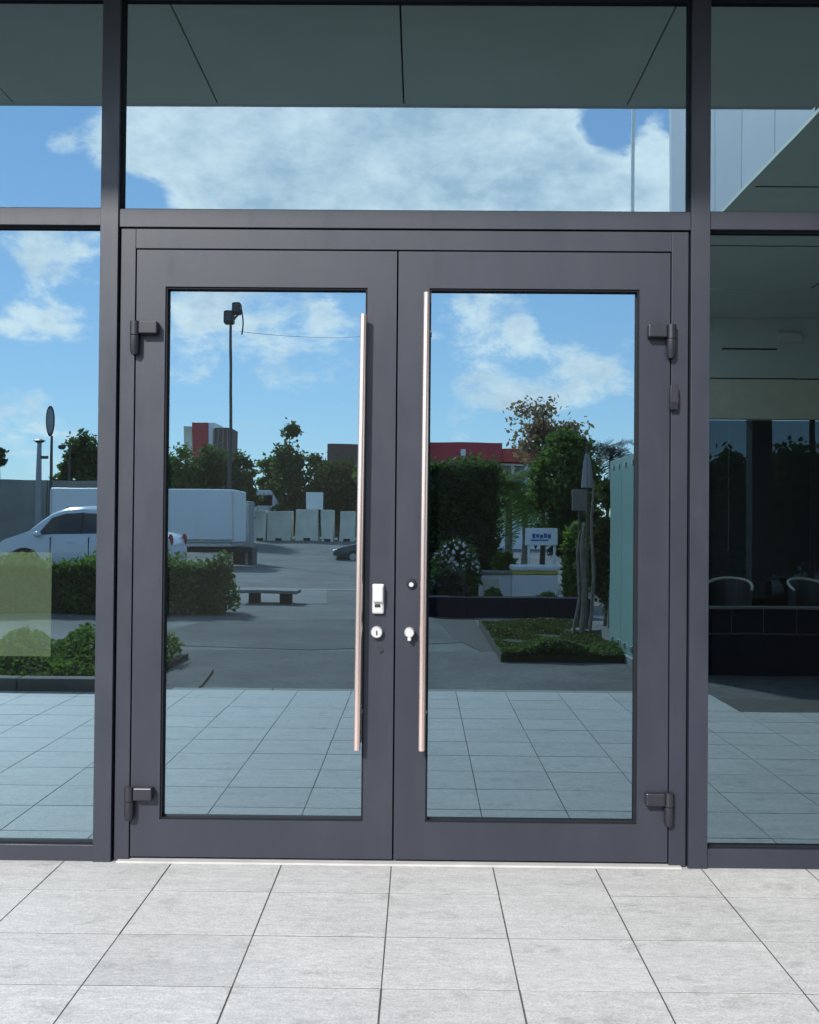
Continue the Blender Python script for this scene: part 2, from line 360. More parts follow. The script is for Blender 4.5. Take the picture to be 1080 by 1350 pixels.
kb = thing('paving_kerb', 'pale stone kerb strip along the outer edge of the paving', 'kerb', (1, -4.28, 0))
# paving slabs
pav = bpy.data.objects.new('paving', None); COL.objects.link(pav); pav['kind'] = 'structure'
slab_me = {}
def slab_mesh(k):
    if k in slab_me: return slab_me[k]
    b = MB(); b.box(-.5, .5, -.5, .5, -.03, 0)
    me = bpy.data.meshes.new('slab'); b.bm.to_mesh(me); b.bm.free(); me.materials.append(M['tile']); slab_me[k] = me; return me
xs = [-1.390, -.962, -.528, -.0975, .300, .702, 1.118]
while xs[0] > -5.0: xs.insert(0, xs[0]-.415)
while xs[-1] < 4.2: xs.append(xs[-1]+.412)
ys = [0.03, -.345, -.765, -1.158]
while ys[-1] > -4.2: ys.append(ys[-1]-.405)
rr = random.Random(3)
for i in range(5): MB().box(-2.0+i*.82+.003, -2.0+(i+1)*.82-.003, ys[-1]-.14, ys[-1]-.005, -.1, -.004, bev=.006).build('kerb_stone', 'concrete', kb)
for i in range(len(xs)-1):
    for j in range(len(ys)-1):
        x0, x1, y1, y0 = xs[i], xs[i+1], ys[j], ys[j+1]
        if x0 > 2.0 and y1 < -3.3: continue
        if x1 < -1.9 and y1 < -4.0: continue
        gx, gy = .0027, .0030+.0006*rr.random()
        o = bpy.data.objects.new('slab', slab_mesh(0)); COL.objects.link(o); o.parent = pav
        o.location = ((x0+x1)/2, (y0+y1)/2 + rr.uniform(-.0005, .0005), rr.uniform(-.0008, .0))
        o.scale = (x1-x0-2*gx*rr.uniform(.8, 1.2), y1-y0-2*gy, 1)
        o.rotation_euler = (rr.uniform(-.0012, .0012), rr.uniform(-.0012, .0012), rr.uniform(-.002, .002))
b = MB()
for sx in (-1, 1):
    for i in range(14):
        for j in range(10):
            x = (xs[0]-.415*(i+.5)) if sx < 0 else xs[-1]+.412*(i+.5)
            y0, y1 = ys[j+1], ys[j]
            if (sx > 0 and y1 < -3.3): continue
            b.box(x-.203, x+.203, y0+.002, y1-.002, -.03, -.0005)
b.build('outer_slab', 'tile', pav, kind='stuff')

# ================================================================== THE BUILDING WITH THE GLASS FRONT
ZS = 3.46      # soffit height
bld = thing('office_building', 'dark grey framed glass front of the building around the double doors', 'building', (0, 0, 0))
def part(name, mt, *a, bev=.0015, **p): return box(name, mt, bld, *a, bev=bev, **p)
# mullions (face 2 cm proud), jambs, transoms
for x0, x1 in ((-3.60, -3.525), (-1.275, -1.204), (1.067, 1.141), (3.42, 3.49)):
    part('mullion', 'frame', x0, x1, -.022, .12, -.03, ZS-.002)
for x0, x1 in ((-1.196, -1.1375), (.994, 1.060)):
    part('door_jamb', 'frame', x0, x1, -.004, .11, -.03, 2.5085)
part('door_head', 'frame', -1.1375+.0005, .994-.0005, -.004, .11, 2.4305, 2.5085)
part('shadow_gap', 'rubber', -1.2045, -1.1955, .02, .1, -.03, 2.52, bev=0)
part('shadow_gap', 'rubber', 1.0595, 1.0675, .02, .1, -.03, 2.52, bev=0)
part('shadow_gap', 'rubber', -1.196, 1.060, .02, .1, 2.5085, 2.514, bev=0)
part('transom_bar', 'frame', -1.2035, 1.0665, -.012, .12, 2.514, 2.5855)
part('transom_bar', 'frame', -3.5245, -1.2755, -.012, .12, 2.520, 2.588)
part('transom_bar', 'frame', 1.1415, 3.4195, -.012, .12, 2.518, 2.588)
part('sill_bar', 'frame', -3.5245, -1.2755, -.012, .12, -.01, .0625)
part('sill_bar', 'frame', 1.1415, 3.4195, -.012, .12, -.012, .0745)
part('threshold', 'threshold', -1.18, 1.04, -.03, .10, -.02, .0065)
part('head_bar', 'frame', -3.5245, -1.2755, -.012, .12, ZS-.016, ZS-.004)
part('head_bar', 'frame', -1.2035, 1.0665, -.012, .12, ZS-.016, ZS-.004)
part('head_bar', 'frame', 1.1415, 3.4195, -.012, .12, ZS-.016, ZS-.004)
def window(x0, x1, z0, z1, g, label, tilt=(0, 0)):
    e = bpy.data.objects.new('window', None); COL.objects.link(e); e.location = ((x0+x1)/2, .034, (z0+z1)/2); e.parent = bld; e['label'] = label
    c = e.location
    b = MB().box(-(x1-x0)/2-.012, (x1-x0)/2+.012, -.004, .004, -(z1-z0)/2-.012, (z1-z0)/2+.012)
    me = bpy.data.meshes.new('glass_pane'); b.bm.to_mesh(me); b.bm.free(); me.materials.append(GL[g])
    o = bpy.data.objects.new('glass_pane', me); COL.objects.link(o); o.parent = e; o.rotation_euler = (tilt[0], 0, tilt[1])
    w = .006; b = MB()
    b.box(x0, x0+w, .004, .029, z0, z1).box(x1-w, x1, .004, .029, z0, z1).box(x0+w, x1-w, .004, .029, z1-w, z1).box(x0+w, x1-w, .004, .029, z0, z0+w)
    b.build('gasket', 'rubber', e)
    return e
window(-3.5245, -1.2755, 2.588, ZS-.016, 0, 'upper window pane left of the doors reflecting blue sky and soffit')
window(-3.5245, -1.2755, .0625, 2.520, 1, 'tall window pane left of the doors reflecting a white car and hedge', (.0, .0004))
window(-1.2035, 1.0665, 2.5855, ZS-.016, 2, 'wide transom pane above the double doors reflecting clouds')
window(1.1415, 3.4195, 2.588, ZS-.016, 3, 'upper window pane right of the doors reflecting pale cladding', (.0, .0))
window(1.1415, 3.4195, .0745, 2.518, 4, 'tall dark window pane right of the doors', (.0, .0))
# film strip stuck on the left pane
ff = bpy.data.materials.new('frosted film'); ff.use_nodes = True; t = ff.node_tree; t.nodes.clear()
_o = t.nodes.new('ShaderNodeOutputMaterial'); _k = t.nodes.new('ShaderNodeMixShader'); _d = t.nodes.new('ShaderNodeBsdfDiffuse'); _t = t.nodes.new('ShaderNodeBsdfTransparent')
_d.inputs['Color'].default_value = (.40, .54, .32, 1); _k.inputs[0].default_value = .048
t.links.new(_t.outputs[0], _k.inputs[1]); t.links.new(_d.outputs[0], _k.inputs[2]); t.links.new(_k.outputs[0], _o.inputs['Surface'])
# closed sides, upper storey and soffit
part('upper_storey', 'cladding', -9, 12, -1.08, 9, ZS+.06, 7.6, bev=0)
sxs = [-9, -7.0, -5.05, -3.1, -2.07, -1.035, -.095, 1.03, 2.0]
for a, c in zip(sxs, sxs[1:]): part('soffit_panel', 'soffit', a+.004, c-.004, -1.085, -.03, ZS, ZS+.03, bev=.001)
part('soffit_backing', 'joint', -9, 2.0, -1.08, .2, ZS+.031, ZS+.058, bev=0)
part('fascia', 'cladding', -9, 1.98, -1.14, -1.086, ZS+.004, ZS+.9, bev=.004)
for x0, x1 in ((-9, -3.605), (3.495, 12)): part('side_wall', 'concrete', x0, x1, 0, .25, -.03, ZS, bev=0)
# interior shell
part('interior_floor', 'inside', -3.6, 3.5, .125, 8, -.06, -.012, bev=0)
part('interior_wall', 'inside', -3.6, 3.5, 8, 8.2, -.03, ZS, bev=0)
part('interior_wall', 'inside', -3.8, -3.602, .25, 8, -.03, ZS, bev=0)
part('interior_wall', 'inside', 3.502, 3.7, .25, 8, -.03, ZS, bev=0)
part('interior_ceiling', 'inside', -3.6, 3.5, .21, 8, ZS, ZS+.05, bev=0)

# ---- wing on the right: upper storey over an open corner, glazed pavilion below
wing = thing('building_wing', 'projecting upper wing with pale cladding and dark soffit at the right', 'building', (5, -3.5, ZS))
def wpart(name, mt, *a, bev=.0015, **p): return box(name, mt, wing, *a, bev=bev, **p)
corner = [(2.0+.9-.9*math.cos(t), -4.3-.9*math.sin(t)) for t in np.linspace(0, math.pi/2, 9)]
outl = [(2.03, -1.15)] + [(x+.03, y+.03) for x, y in corner] + [(11.5, -5.17), (11.5, -1.15)]
MB().prism(outl, 'z', ZS+.04, 7.5).build('core', 'joint', wing)
for k, (a, c) in enumerate(zip([-1.15, -1.78, -2.41, -3.04, -3.67], [-1.78, -2.41, -3.04, -3.67, -4.3])):
    for z0, z1 in ((ZS+.0, ZS+1.9), (ZS+1.9, 7.5)):
        wpart('cladding_panel', 'cladding', 2.0, 2.025, c+.004, a-.004, z0+.004, z1-.004)
for p, q in zip(corner, corner[1:]):
    pass
b = MB(); n = len(corner)
b.prism(corner + [(x+.02*(1 if i == 0 else .7), y+.02) for i, (x, y) in list(enumerate(corner))[::-1]], 'z', ZS+.004, 7.5).build('corner_panel', 'cladding', wing, smooth=True)
for i in range(7): wpart('cladding_panel', 'cladding', 2.904+i*1.2, 4.096+i*1.2, -5.2, -5.175, ZS+.004, 7.5)
MB().prism([(2.0, -1.09), (2.0, -4.3)] + corner[1:] + [(11.5, -5.2), (11.5, -1.09)], 'z', ZS-.02, ZS+.0035).build('wing_soffit', 'soffit', wing)
wpart('rear_soffit', 'soffit', 2.46, 11.5, -7.85, -5.205, ZS-.02, ZS+.2)
for x in (3.4, 5.0, 6.6): wpart('soffit_joint', 'joint', x, x+.012, -5.1, -1.2, ZS-.0225, ZS-.0195, bev=0)
for y in (-2.3, -3.7): wpart('soffit_joint', 'joint', 2.05, 11, y, y+.012, ZS-.0235, ZS-.0205, bev=0)
wpart('corner_pole', 'white', 1.99, 2.02, -5.92, -5.89, ZS+.30, 7.4)
for z_ in (ZS+.5, 7.2): wpart('pole_bracket', 'white', 2.0, 2.9, -5.885, -5.86, z_, z_+.03)
pv = thing('glass_pavilion', 'dark tinted glass pavilion under the wing with beige beam above', 'building', (5, -7.5, 0))
def pp(name, mt, *a, bev=.002, **p): return box(name, mt, pv, *a, bev=bev, **p)
PX0, PX1, PY, PB = 2.46, 9.5, -6.45, -7.75
pp('upper_panel', 'soffit', PX0, PX1, PY-.1, PY, 2.84, ZS-.022)
pp('beam', 'beige', PX0, PX1, PY-.12, PY+.01, 2.43, 2.825)
pp('shadow_line', 'joint', PX0, PX1, PY-.1, PY-.01, 2.825, 2.84, bev=0)
pp('floor_plinth', 'joint', PX0, PX1, PB, PY, -.04, .02)
for i in range(5):
    x0 = PX0+.06+i*1.42; pp('glass_pane', 'darkglass', x0, x0+1.38, PY-.055, PY-.047, .02, 2.42, bev=0)
    pp('glazing_post', 'black', x0-.04, x0, PY-.08, PY-.02, .02, 2.43)
for z in (.30, .50): pp('glazing_bar', 'pole', PX0+.06, PX1, PY-.04, PY-.015, z, z+.025)
for i in range(24): pp('rail_post', 'pole', PX0+.1+i*.29, PX0+.112+i*.29, PY-.038, PY-.017, .325, .50, bev=0)
pp('lamp', 'chairw', 3.55, 3.78, PY+.001, PY+.05, 3.20, 3.29, bev=.01)
pp('lamp_bracket', 'joint', 3.0, 3.55, PY+.0005, PY+.006, 3.12, 3.135, bev=0)
pp('column', 'poleg', 3.62, 3.84, -7.7, -7.48, .02, ZS-.03)
pp('rear_beam', 'joint', PX0, PX1, PB-.1, PB, 2.65, ZS-.03)
pp('counter', 'navy', PX0+.3, 6.5, -7.4, -7.0, .02, .62)
# green glass screen
sc_ = thing('glass_screen', 'frosted green glass screen panel standing beside the planted bed', 'screen', (2.1, -6.8, 0))
for y_ in (-7.5, -6.83): box('glass_panel', 'teal', sc_, 2.08, 2.11, y_, y_+.655, .06, 2.06, bev=.003)
for y_ in (-7.3, -6.98, -6.65, -6.3):
    for z_ in (.12, 1.95): box('clip', 'alloy', sc_, 2.066, 2.079, y_, y_+.06, z_, z_+.05, bev=.003)
box('base_rail', 'poleg', sc_, 2.065, 2.125, -7.52, -6.15, -.045, .06, bev=.004)
# two cream chairs in the pavilion
def chair(x, y, rz, label, first=[None]):
    root = thing('cream_chair', label, 'chair', (x, y, .02), 'cream chairs in the pavilion'); 
    if first[0] is None:
        q = [(.21*math.sin(t), -.02-.21*math.cos(t)) for t in np.linspace(-1.7, 1.7, 13)]
        bmv = MB(); rings = []
        for i, (u, v) in enumerate(q):
            h = .82-.10*abs(i-6)/6*abs(i-6)/6; w = (u*.93, v*.93)
            rings.append([(u, v, .46), (u*1.05, v*1.05, h), (w[0]*1.05, w[1]*1.05, h), (w[0], w[1], .46)])
        bmv.loft(rings); bk = bmv.build('backrest', 'pole'); bk.parent = root
        rim = MB().tube([(u*1.04, v*1.04, .835-.10*abs(i-6)/6*abs(i-6)/6) for i, (u, v) in enumerate(q)], .013, 8).build('rim', 'concrete2', smooth=True); rim.parent = bk
        st = MB().box(-.2, .2, -.2, .19, .42, .46, bev=.015).build('seat', 'chairw'); st.parent = root
        for sx in (-1, 1):
            for sy in (-1, 1):
                lg = MB().tube([(sx*.16, sy*.15, .42), (sx*.21, sy*.2, 0)], .013).build('leg', 'black'); lg.parent = root
        first[0] = root
    else:
        for ch in list(first[0].children):
            c = ch.copy(); COL.objects.link(c); c.parent = root
            for g2 in list(ch.children):
                e = g2.copy(); COL.objects.link(e); e.parent = c
    root.rotation_euler = (0, 0, rz); return root
lw = thing('block_wall', 'low dark block wall with pale joints in front of the pavilion', 'wall', (4, -5.8, 0))
zt_ = at(1000, 804, 5.7).z; zm_ = at(1000, 836, 5.7).z
box('coping', 'concrete', lw, 2.3, 9.0, -5.86, -5.70, zt_, zt_+.022, bev=.004)
box('bed_joint', 'concrete', lw, 2.3, 9.0, -5.83, -5.735, zm_-.014, zm_)
for i in range(22): box('block', 'navy', lw, 2.3+i*.30+.008, 2.3+(i+1)*.30-.002, -5.85, -5.72, zm_+.002, zt_-.002, bev=.004)
for i in range(22): box('mortar_joint', 'concrete2', lw, 2.3+i*.30-.0015, 2.3+i*.30+.0075, -5.83, -5.735, zm_+.001, zt_-.001)
box('plinth', 'navy', lw, 2.3, 9.0, -5.86, -5.71, -.05, zm_-.015)
chair(2.99, -6.14, .4, 'left cream chair with curved back behind the dark right pane')
chair(3.80, -6.14, -.3, 'right cream chair with curved back at the edge of the dark right pane')

# ================================================================== THE DOORS
def leaf(x0, x1, gx0, gx1, label, g, side, tilt):
    z0, z1, gz0, gz1 = .0165, 2.4255, .1645, 2.2795
    d = thing('door', label, 'door', ((x0+x1)/2, 0, 0), 'double entrance doors')
    y0, y1 = 0.0, .075; bv = 0
    box('stile', 'frame', d, x0, gx0, y0, y1, z0, z1, bev=bv); box('stile', 'frame', d, gx1, x1, y0, y1, z0, z1, bev=bv)
    box('top_rail', 'frame', d, gx0, gx1, y0, y1, gz1, z1); box('bottom_rail', 'frame', d, gx0, gx1, y0, y1, z0, gz0)
    w = .0075; b = MB(); a, c = .006, .032
    b.box(gx0, gx0+w, a, c, gz0, gz1).box(gx1-w, gx1, a, c, gz0, gz1).box(gx0+w, gx1-w, a, c, gz1-w, gz1).box(gx0+w, gx1-w, a, c, gz0, gz0+.006)
    b.build('gasket', 'rubber', d)
    e = MB().box(-(gx1-gx0)/2-.01, (gx1-gx0)/2+.01, -.005, .005, -(gz1-gz0)/2-.01, (gz1-gz0)/2+.01)
    me = bpy.data.meshes.new('glass_pane'); e.bm.to_mesh(me); e.bm.free(); me.materials.append(GL[g])
    o = bpy.data.objects.new('glass_pane', me); COL.objects.link(o); o.parent = d; o.location = ((gx0+gx1)/2-(x0+x1)/2, .038, (gz0+gz1)/2); o.rotation_euler = (tilt[0], 0, tilt[1])
    # hinges: arm on the stile, barrel over the joint
    hx = x0 if side < 0 else x1
    for zc in (2.09, .25):
        s = -side
        h = MB().box(min(hx+s*.018, hx+s*.092), max(hx+s*.018, hx+s*.092), -.040, -.0005, zc-.005, zc+.045, bev=.005).build('hinge', 'hinge', d)
        MB().tube([(hx, -.022, zc+.046), (hx, -.022, zc-.008)], .019, 14).build('barrel', 'hinge', h, smooth=True)
        MB().tube([(hx, -.022, zc-.011), (hx, -.022, zc-.072), (hx, -.022, zc-.086)], [.0185, .0185, .012], 14).build('barrel', 'hinge', h, smooth=True)
        box('leaf_plate', 'hinge', h, hx-side*-.004-.012, hx-side*-.004+.012, -.003, .0, zc-.09, zc+.06, bev=.001) if False else None
    return d
DL = leaf(-1.1330, -.0965, -1.018, -.2125, 'left leaf of the glass double doors with white lever plate', 5, -1, (0.0, .0003))
DR = leaf(-.0900, .9890, .034, .8675, 'right leaf of the glass double doors reflecting the trees', 0, 1, (0.0004, -.0004))
def pull(d, pts, top, label):
    root = MB().tube(pts, .0135, 16).build('pull_handle', 'steel', d, smooth=True)
    for z in top:
        x = pts[0][0] + (pts[-1][0]-pts[0][0])*(pts[0][2]-z)/(pts[0][2]-pts[-1][2])
        MB().tube([(x, -.038, z), (x+.014, 0.001, z)], .0095, 10).build('standoff', 'steel', root, smooth=True)
pull(DL, [(-.2255, -.046, 2.165), (-.226, -.046, 2.14), (-.236, -.046, .48), (-.236, -.046, .455)], (2.02, .60), '')
pull(DR, [(.0225, -.046, 2.252), (.0225, -.046, 2.22), (.017, -.046, .48), (.017, -.046, .455)], (2.10, .60), '')
# left: lever plate and cylinder
p_ = MB().box(-.183, -.135, -.020, -.0005, .985, 1.104, bev=.008).build('lever_plate', 'satin', DL)
MB().box(-.180, -.138, -.034, -.021, 1.032, 1.097, bev=.005).build('thumb_turn', 'satin', p_)
MB().box(-.172, -.150, -.023, -.0195, 1.012, 1.024, bev=.001).build('slot', 'darkhole', p_)
c_ = MB().tube([(-.163, 0, .912), (-.163, -.018, .912), (-.163, -.024, .912)], [.024, .024, .019], 20).build('lock_cylinder', 'satin', DL, smooth=True)
MB().box(-.1655, -.1605, -.0255, -.0235, .902, .920).build('keyhole', 'darkhole', c_)
MB().tube([(-.150, 0, .842), (-.150, -.006, .842)], .011, 14).build('lock_shadow', 'black', DL, smooth=True)  # black disc drawn as the shadow below the left lock
c_ = MB().tube([(-.029, 0, 1.106), (-.029, -.010, 1.106), (-.029, -.014, 1.106)], [.0195, .0195, .015], 18).build('lock_cylinder', 'hinge', DR, smooth=True)
MB().tube([(-.029, -.0135, 1.102), (-.029, -.0165, 1.102)], .009, 12).build('lock_core', 'satin', c_, smooth=True)
c_ = MB().tube([(-.034, 0, .913), (-.034, -.030, .913), (-.034, -.036, .913)], [.0205, .0205, .016], 20).build('lock_cylinder', 'satin', DR, smooth=True)
MB().box(-.042, -.026, -.034, -.003, .880, .906, bev=.005).build('key_guard', 'satin', c_)
# small latch at the right joint
MB().prism([(-.032, 1.90), (-.006, 1.885), (-.001, 1.81), (-.030, 1.80), (-.034, 1.83)], 'x', .985, 1.016, bev=.003).build('latch', 'hinge', DR)
# film strip on the left pane (parted from the pane, stays with the building)
box('frosted_film', ff, bld, -2.3, -1.468, .0278, .0292, .80, 1.215, bev=0)

# ================================================================== THE YARD BEHIND THE CAMERA
# ---- trees
def tree(name, label, x, d, h, crown, trunk_h, leafm, n=2600, ls=.13, bark='bark', tr=.09, group='trees beyond the car park', spread=.5, shape='round', bare=0, dens=1.0, seedoff=0):
    """crown = (half width, half depth, z bottom)"""
    rw, rd, zb = crown
    root = thing(name, label, 'tree', (x, -d, 0), group)
    zc = (h+zb)/2; hz = (h-zb)/2
    ncl = max(14, int(n/150)); cl = []
    while len(cl) < ncl:
        p = R.uniform(-1, 1, 3)
        if shape == 'round':
            q = np.linalg.norm(p)
            if q > 1 or q < .35*R.random(): continue
        elif shape == 'cone':
            k = (1-p[2])/2*.95+.07
            if math.hypot(p[0], p[1]) > k: continue
        elif shape == 'column':
            if math.hypot(p[0], p[1]) > 1 - max(0, p[2])**3*.7: continue
        cl.append((x+p[0]*rw, -d+p[1]*rd, zc+p[2]*hz))
    cl = np.array(cl)
    b = MB()
    b.tube([(x, -d, -.06), (x+rw*.04, -d, trunk_h*.5), (x-rw*.03, -d, trunk_h), (x, -d, zb+(h-zb)*.55), (x, -d, h-.05*h)], [tr*1.25, tr, tr*.8, tr*.45, tr*.1], 8)
    b.build('trunk', bark, root, smooth=True)
    b = MB()
    for c in cl[::max(1, len(cl)//26)]:
        z0 = max(trunk_h*.7, min(c[2]-.25*(h-zb), h*.85)); mid = ((x+c[0])/2+R.normal()*rw*.06, (-d+c[1])/2, (z0+c[2])/2+.05*h)
        b.tube([(x, -d, z0), mid, tuple(c)], [tr*.4, tr*.25, tr*.06], 5, cap=False)
    b.build('limbs', bark, root)
    cs = []; ss = []
    per = max(4, int(n/ncl*dens))
    r = spread*min(rw, hz)
    for c in cl:
        k = per; rr_ = r*R.uniform(.55, 1.15)
        g = R.normal(size=(k, 3))*np.array([.5, .5, .38])*rr_
        cs.append(c+g); ss.append(ls*R.uniform(.6, 1.3, k))
    v, f = leaves(np.concatenate(cs), np.concatenate(ss))
    raw('crown', v, f, leafm, root)
    return root
def T(name, label, px, py_top, d, half_px, py_bot, leafm, **k):
    p = at(px, py_top, d); w = half_px*(CAM_D+d)/FPX; zb = at(px, py_bot, d).z
    return tree(name, label, p.x, d, p.z, (w, w, max(.2, zb)), max(.3, zb), leafm, **k)

T('leafy_tree', 'dark bushy tree behind the white car beside the left mullion', 112, 575, 41, 28, 700, 'leafdark', n=6760, ls=0.128, tr=.12)
T('leafy_tree', 'dark tree above left end of the white trailer below the tower', 236, 592, 44, 30, 700, 'leaf', n=6240, ls=0.128)
T('leafy_tree', 'dark tree directly below the red striped tower', 275, 588, 45, 30, 700, 'leafdark', n=6760, ls=0.128)
T('leafy_tree', 'small dark tree just right of the tall lamp post', 318, 600, 44, 20, 700, 'leafdark', n=4680, ls=0.116)
T('pointed_tree', 'tall dense pointed tree right of the lamp post', 382, 556, 50, 30, 700, 'leafdark', n=10920, ls=0.139, shape='cone', spread=.55)
T('leafy_tree', 'shorter rounded tree left of the pointed tree', 358, 598, 52, 20, 700, 'leaf', n=4680, ls=0.139)
T('leafy_tree', 'slim dark tree right of the pointed tree', 418, 592, 52, 16, 700, 'leafdark', n=4680, ls=0.128, shape='column')
T('leafy_tree', 'light green spreading tree below the brown wall of the far building', 448, 612, 50, 38, 690, 'leafolive', n=9360, ls=0.116)
T('leafy_tree', 'dense dark tree behind the grey sheared hedge', 520, 600, 24, 40, 690, 'leafdark', n=7800, ls=0.087)
T('leafy_tree', 'full green tree in front of the red roof', 748, 572, 15.5, 40, 745, 'leaf', n=11440, ls=0.064, tr=.06)
T('copper_tree', 'thin copper leaved tree rising above the red roof', 716, 530, 17.5, 40, 608, 'leafred', n=1900, ls=.065, tr=.05, spread=.6)
T('leafy_tree', 'olive bush filling under the sparse tree by the screen', 800, 640, 10.8, 34, 850, 'leafolive', n=7040, ls=0.054, tr=.03)
T('leafy_tree', 'small dark treetop at the far left behind the concrete wall', 0, 590, 44, 7, 618, 'leafdark', n=1300, ls=0.116)
# trees past the pavilion on the right
for i, (px, pt, dd, hw) in enumerate(((960, 598, 14, 55), (1040, 592, 15, 60), (1120, 575, 15.5, 70), (900, 600, 16.5, 40), (1000, 604, 20, 80))):
    T('leafy_tree', ['dark tree behind left part of the pavilion', 'dark tree behind middle of the pavilion', 'tall dark tree behind right of the pavilion', 'dark tree behind the green screen', 'broad dark tree farthest behind the pavilion'][i],
      px, pt, dd, hw, 770, 'leafdark', n=9000, ls=.08, tr=.08, group='trees behind the pavilion')
# palms
def palm(x, d, h, label, n=18, fl=1.1, mt='leafbright', tr=1):
    root = thing('palm', label, 'palm tree', (x, -d, 0), 'young palms')
    MB().tube([(x, -d, -.06), (x+.05, -d, h*.5), (x, -d, h)], [.11*tr, .085*tr, .07*tr], 9).build('trunk', 'barkpale', root, smooth=True)
    cs = []; V = []; F = []
    for k in range(n):
        a = 2*math.pi*k/n*2.4+.3; e = .9-1.5*(k/n); dirv = np.array([math.cos(a), math.sin(a)])
        prev = np.array([x, -d, h])
        for s_ in range(30):
            u = (s_+1)/30; z = h+math.sin(e)*fl*u*1.1-.75*fl*u*u; rad = fl*u*math.cos(e*.6)
            p = np.array([x+dirv[0]*rad, -d+dirv[1]*rad, z]); ax = p-prev
            for sd in (-1, 1):
                perp = np.array([-dirv[1], dirv[0], -.45+R.normal()*.15])*sd*(.34*math.sin(math.pi*min(1, u*.88+.12)))*fl*R.uniform(.75, 1.1)
                i0 = len(V); V += [prev, prev+ax*.75, prev+ax*1.5+perp, prev+ax*1.1+perp*.9]; F.append([i0, i0+1, i0+2, i0+3])
            prev = p
    raw('fronds', V, F, mt, root)
p = at(668, 640, 21); palm(p.x, 21, p.z, 'bright young palm right of the sheared hedge', n=26)
p = at(806, 594, 10.5); palm(p.x, 10.5, p.z, 'slender dark palm rising above the green glass screen', n=15, fl=.42, mt='leafblue', tr=.4)
p = at(690, 662, 22.5); palm(p.x, 22.5, p.z, 'lower palm right beside the bright young palm', fl=.9)
# clipped tall dark hedge
def hedge(name, label, x0, x1, d0, d1, z1, leafm, n, ls, cat='hedge', group=None, rough=.10, core='soil'):
    root = thing(name, label, cat, ((x0+x1)/2, -(d0+d1)/2, 0), group)
    i = .12
    MB().box(x0+i, x1-i, -d1+i, -d0-i, -.05, z1-i*1.3).build('stems', core, root)
    u = R.random((n, 3)); c = np.empty((n, 3)); w, dp, h = x1-x0, d1-d0, z1
    face = R.choice(4, n, p=[.5, .26, .12, .12])
    c[:, 0] = x0+u[:, 0]*w; c[:, 1] = -d1+u[:, 1]*dp; c[:, 2] = u[:, 2]*h
    dent = np.abs(R.normal(size=n))*rough + 1.1*rough*(np.sin(c[:, 0]*4.3+1)*np.sin(c[:, 2]*3.7+c[:, 0])+.6*np.sin(c[:, 0]*9+c[:, 2]*7)) + .05*np.sin(c[:, 0]*7+c[:, 2]*5)*rough/.1
    c[:, 1] = np.where(face == 0, -d0-dent, c[:, 1]); c[:, 2] = np.where(face == 1, h-dent+.05*R.normal(size=n), c[:, 2])
    c[:, 0] = np.where(face == 2, x0+dent, np.where(face == 3, x1-dent, c[:, 0]))
    v, f = leaves(c, ls*R.uniform(.6, 1.4, n)); raw('foliage', v, f, leafm, root)
    return root
a, c = at(500, 620, 16), at(657, 614, 16)
hedge('clipped_hedge', 'tall square clipped dark hedge below the red roof', a.x, c.x, 15.8, 17.5, c.z, 'leafdark', 20000, .052, rough=.14)
a, c = at(-120, 735, 12), at(250, 735, 12)
hedge('low_hedge', 'low green hedge in front of the white car', a.x, c.x, 12, 13.0, .72, 'leaf', 16000, .045)
a, c = at(246, 745, 12.2), at(296, 745, 12.2)
hedge('low_hedge', 'short dark hedge at the end of the low green hedge', a.x, c.x, 12.2, 13.0, .66, 'leafdark', 4000, .055, rough=.12)
# ground cover beds
def bed(name, label, x0, x1, d0, d1, hmax, leafm, n, ls):
    u = R.random((n, 2)); x = x0+u[:, 0]*(x1-x0); y = -d0-u[:, 1]*(d1-d0)
    hh = hmax*(.55+.28*np.sin(x*3.1+y*2.3)+.22*np.sin(x*7.7-y*5.1+1))*np.minimum(1, .35+3.0*np.minimum(u[:, 1], 1-u[:, 1])+.3*R.random(n))
    z = .03+hh*R.random(n)**.5
    v, f = leaves(np.stack([x, y, z], 1), ls*R.uniform(.5, 1.4, n), up_bias=.8)
    return raw(name, v, f, leafm, None, kind='stuff', label=label, category='plants')
struct('', MB().box(-9, -2.32, -6.6, -4.38, -.1, .03).build('soil_bed', 'soil'))
bed('ground_cover', 'low leafy ground cover in the kerbed bed left of the doors', -8.5, -2.34, 4.45, 6.5, .34, 'leaf', 24000, .034)
k_ = thing('bed_kerb', 'dark stone kerb along the front of the left planted bed', 'kerb', (-5, -4.3, 0))
for i in range(8): box('kerb_stone', 'kerb', k_, -2.28-.9*(i+1)+.006, -2.28-.9*i, -4.40, -4.24, -.09, .10, bev=.012)
struct('', MB().box(.82, 2.05, -10.5, -6.5, -.1, .06).build('grass_bed', 'soil'))
bed('grass', 'shaded grass and low plants in the bed by the green screen', .84, 2.04, 6.52, 10.4, .11, 'leafolive', 42000, .026)
bed('low_border', 'dark low border plants along the front of the grass bed', .84, 2.04, 6.5, 6.95, .16, 'leafdark', 6000, .028)
pw = thing('planter_wall', 'dark navy low planter wall behind the grass bed', 'wall', (1.2, -12.2, 0))
for i in range(4): box('wall_stone', 'navy', pw, .1+i*.62+.006, .1+(i+1)*.62, -12.4, -12.0, -.06, .26, bev=.01)
struct('', MB().prism([(.82, -6.9), (.82, -11.9), (.2, -11.9), (.42, -9.0)], 'z', -.1, -.0375).build('dark_patch', 'tar'))  # flat dark patch on the asphalt beside the grass bed
a, c = at(318, 778, 14.5), at(388, 778, 14.5)
o = thing('stone_bench', 'low dark stone bench with pale slab top on the asphalt right of the low hedge', 'bench', ((a.x+c.x)/2, -14.8, 0))
box('slab_top', 'concrete', o, a.x-.05, c.x+.05, -15.1, -14.45, a.z-.06, a.z, bev=.015)
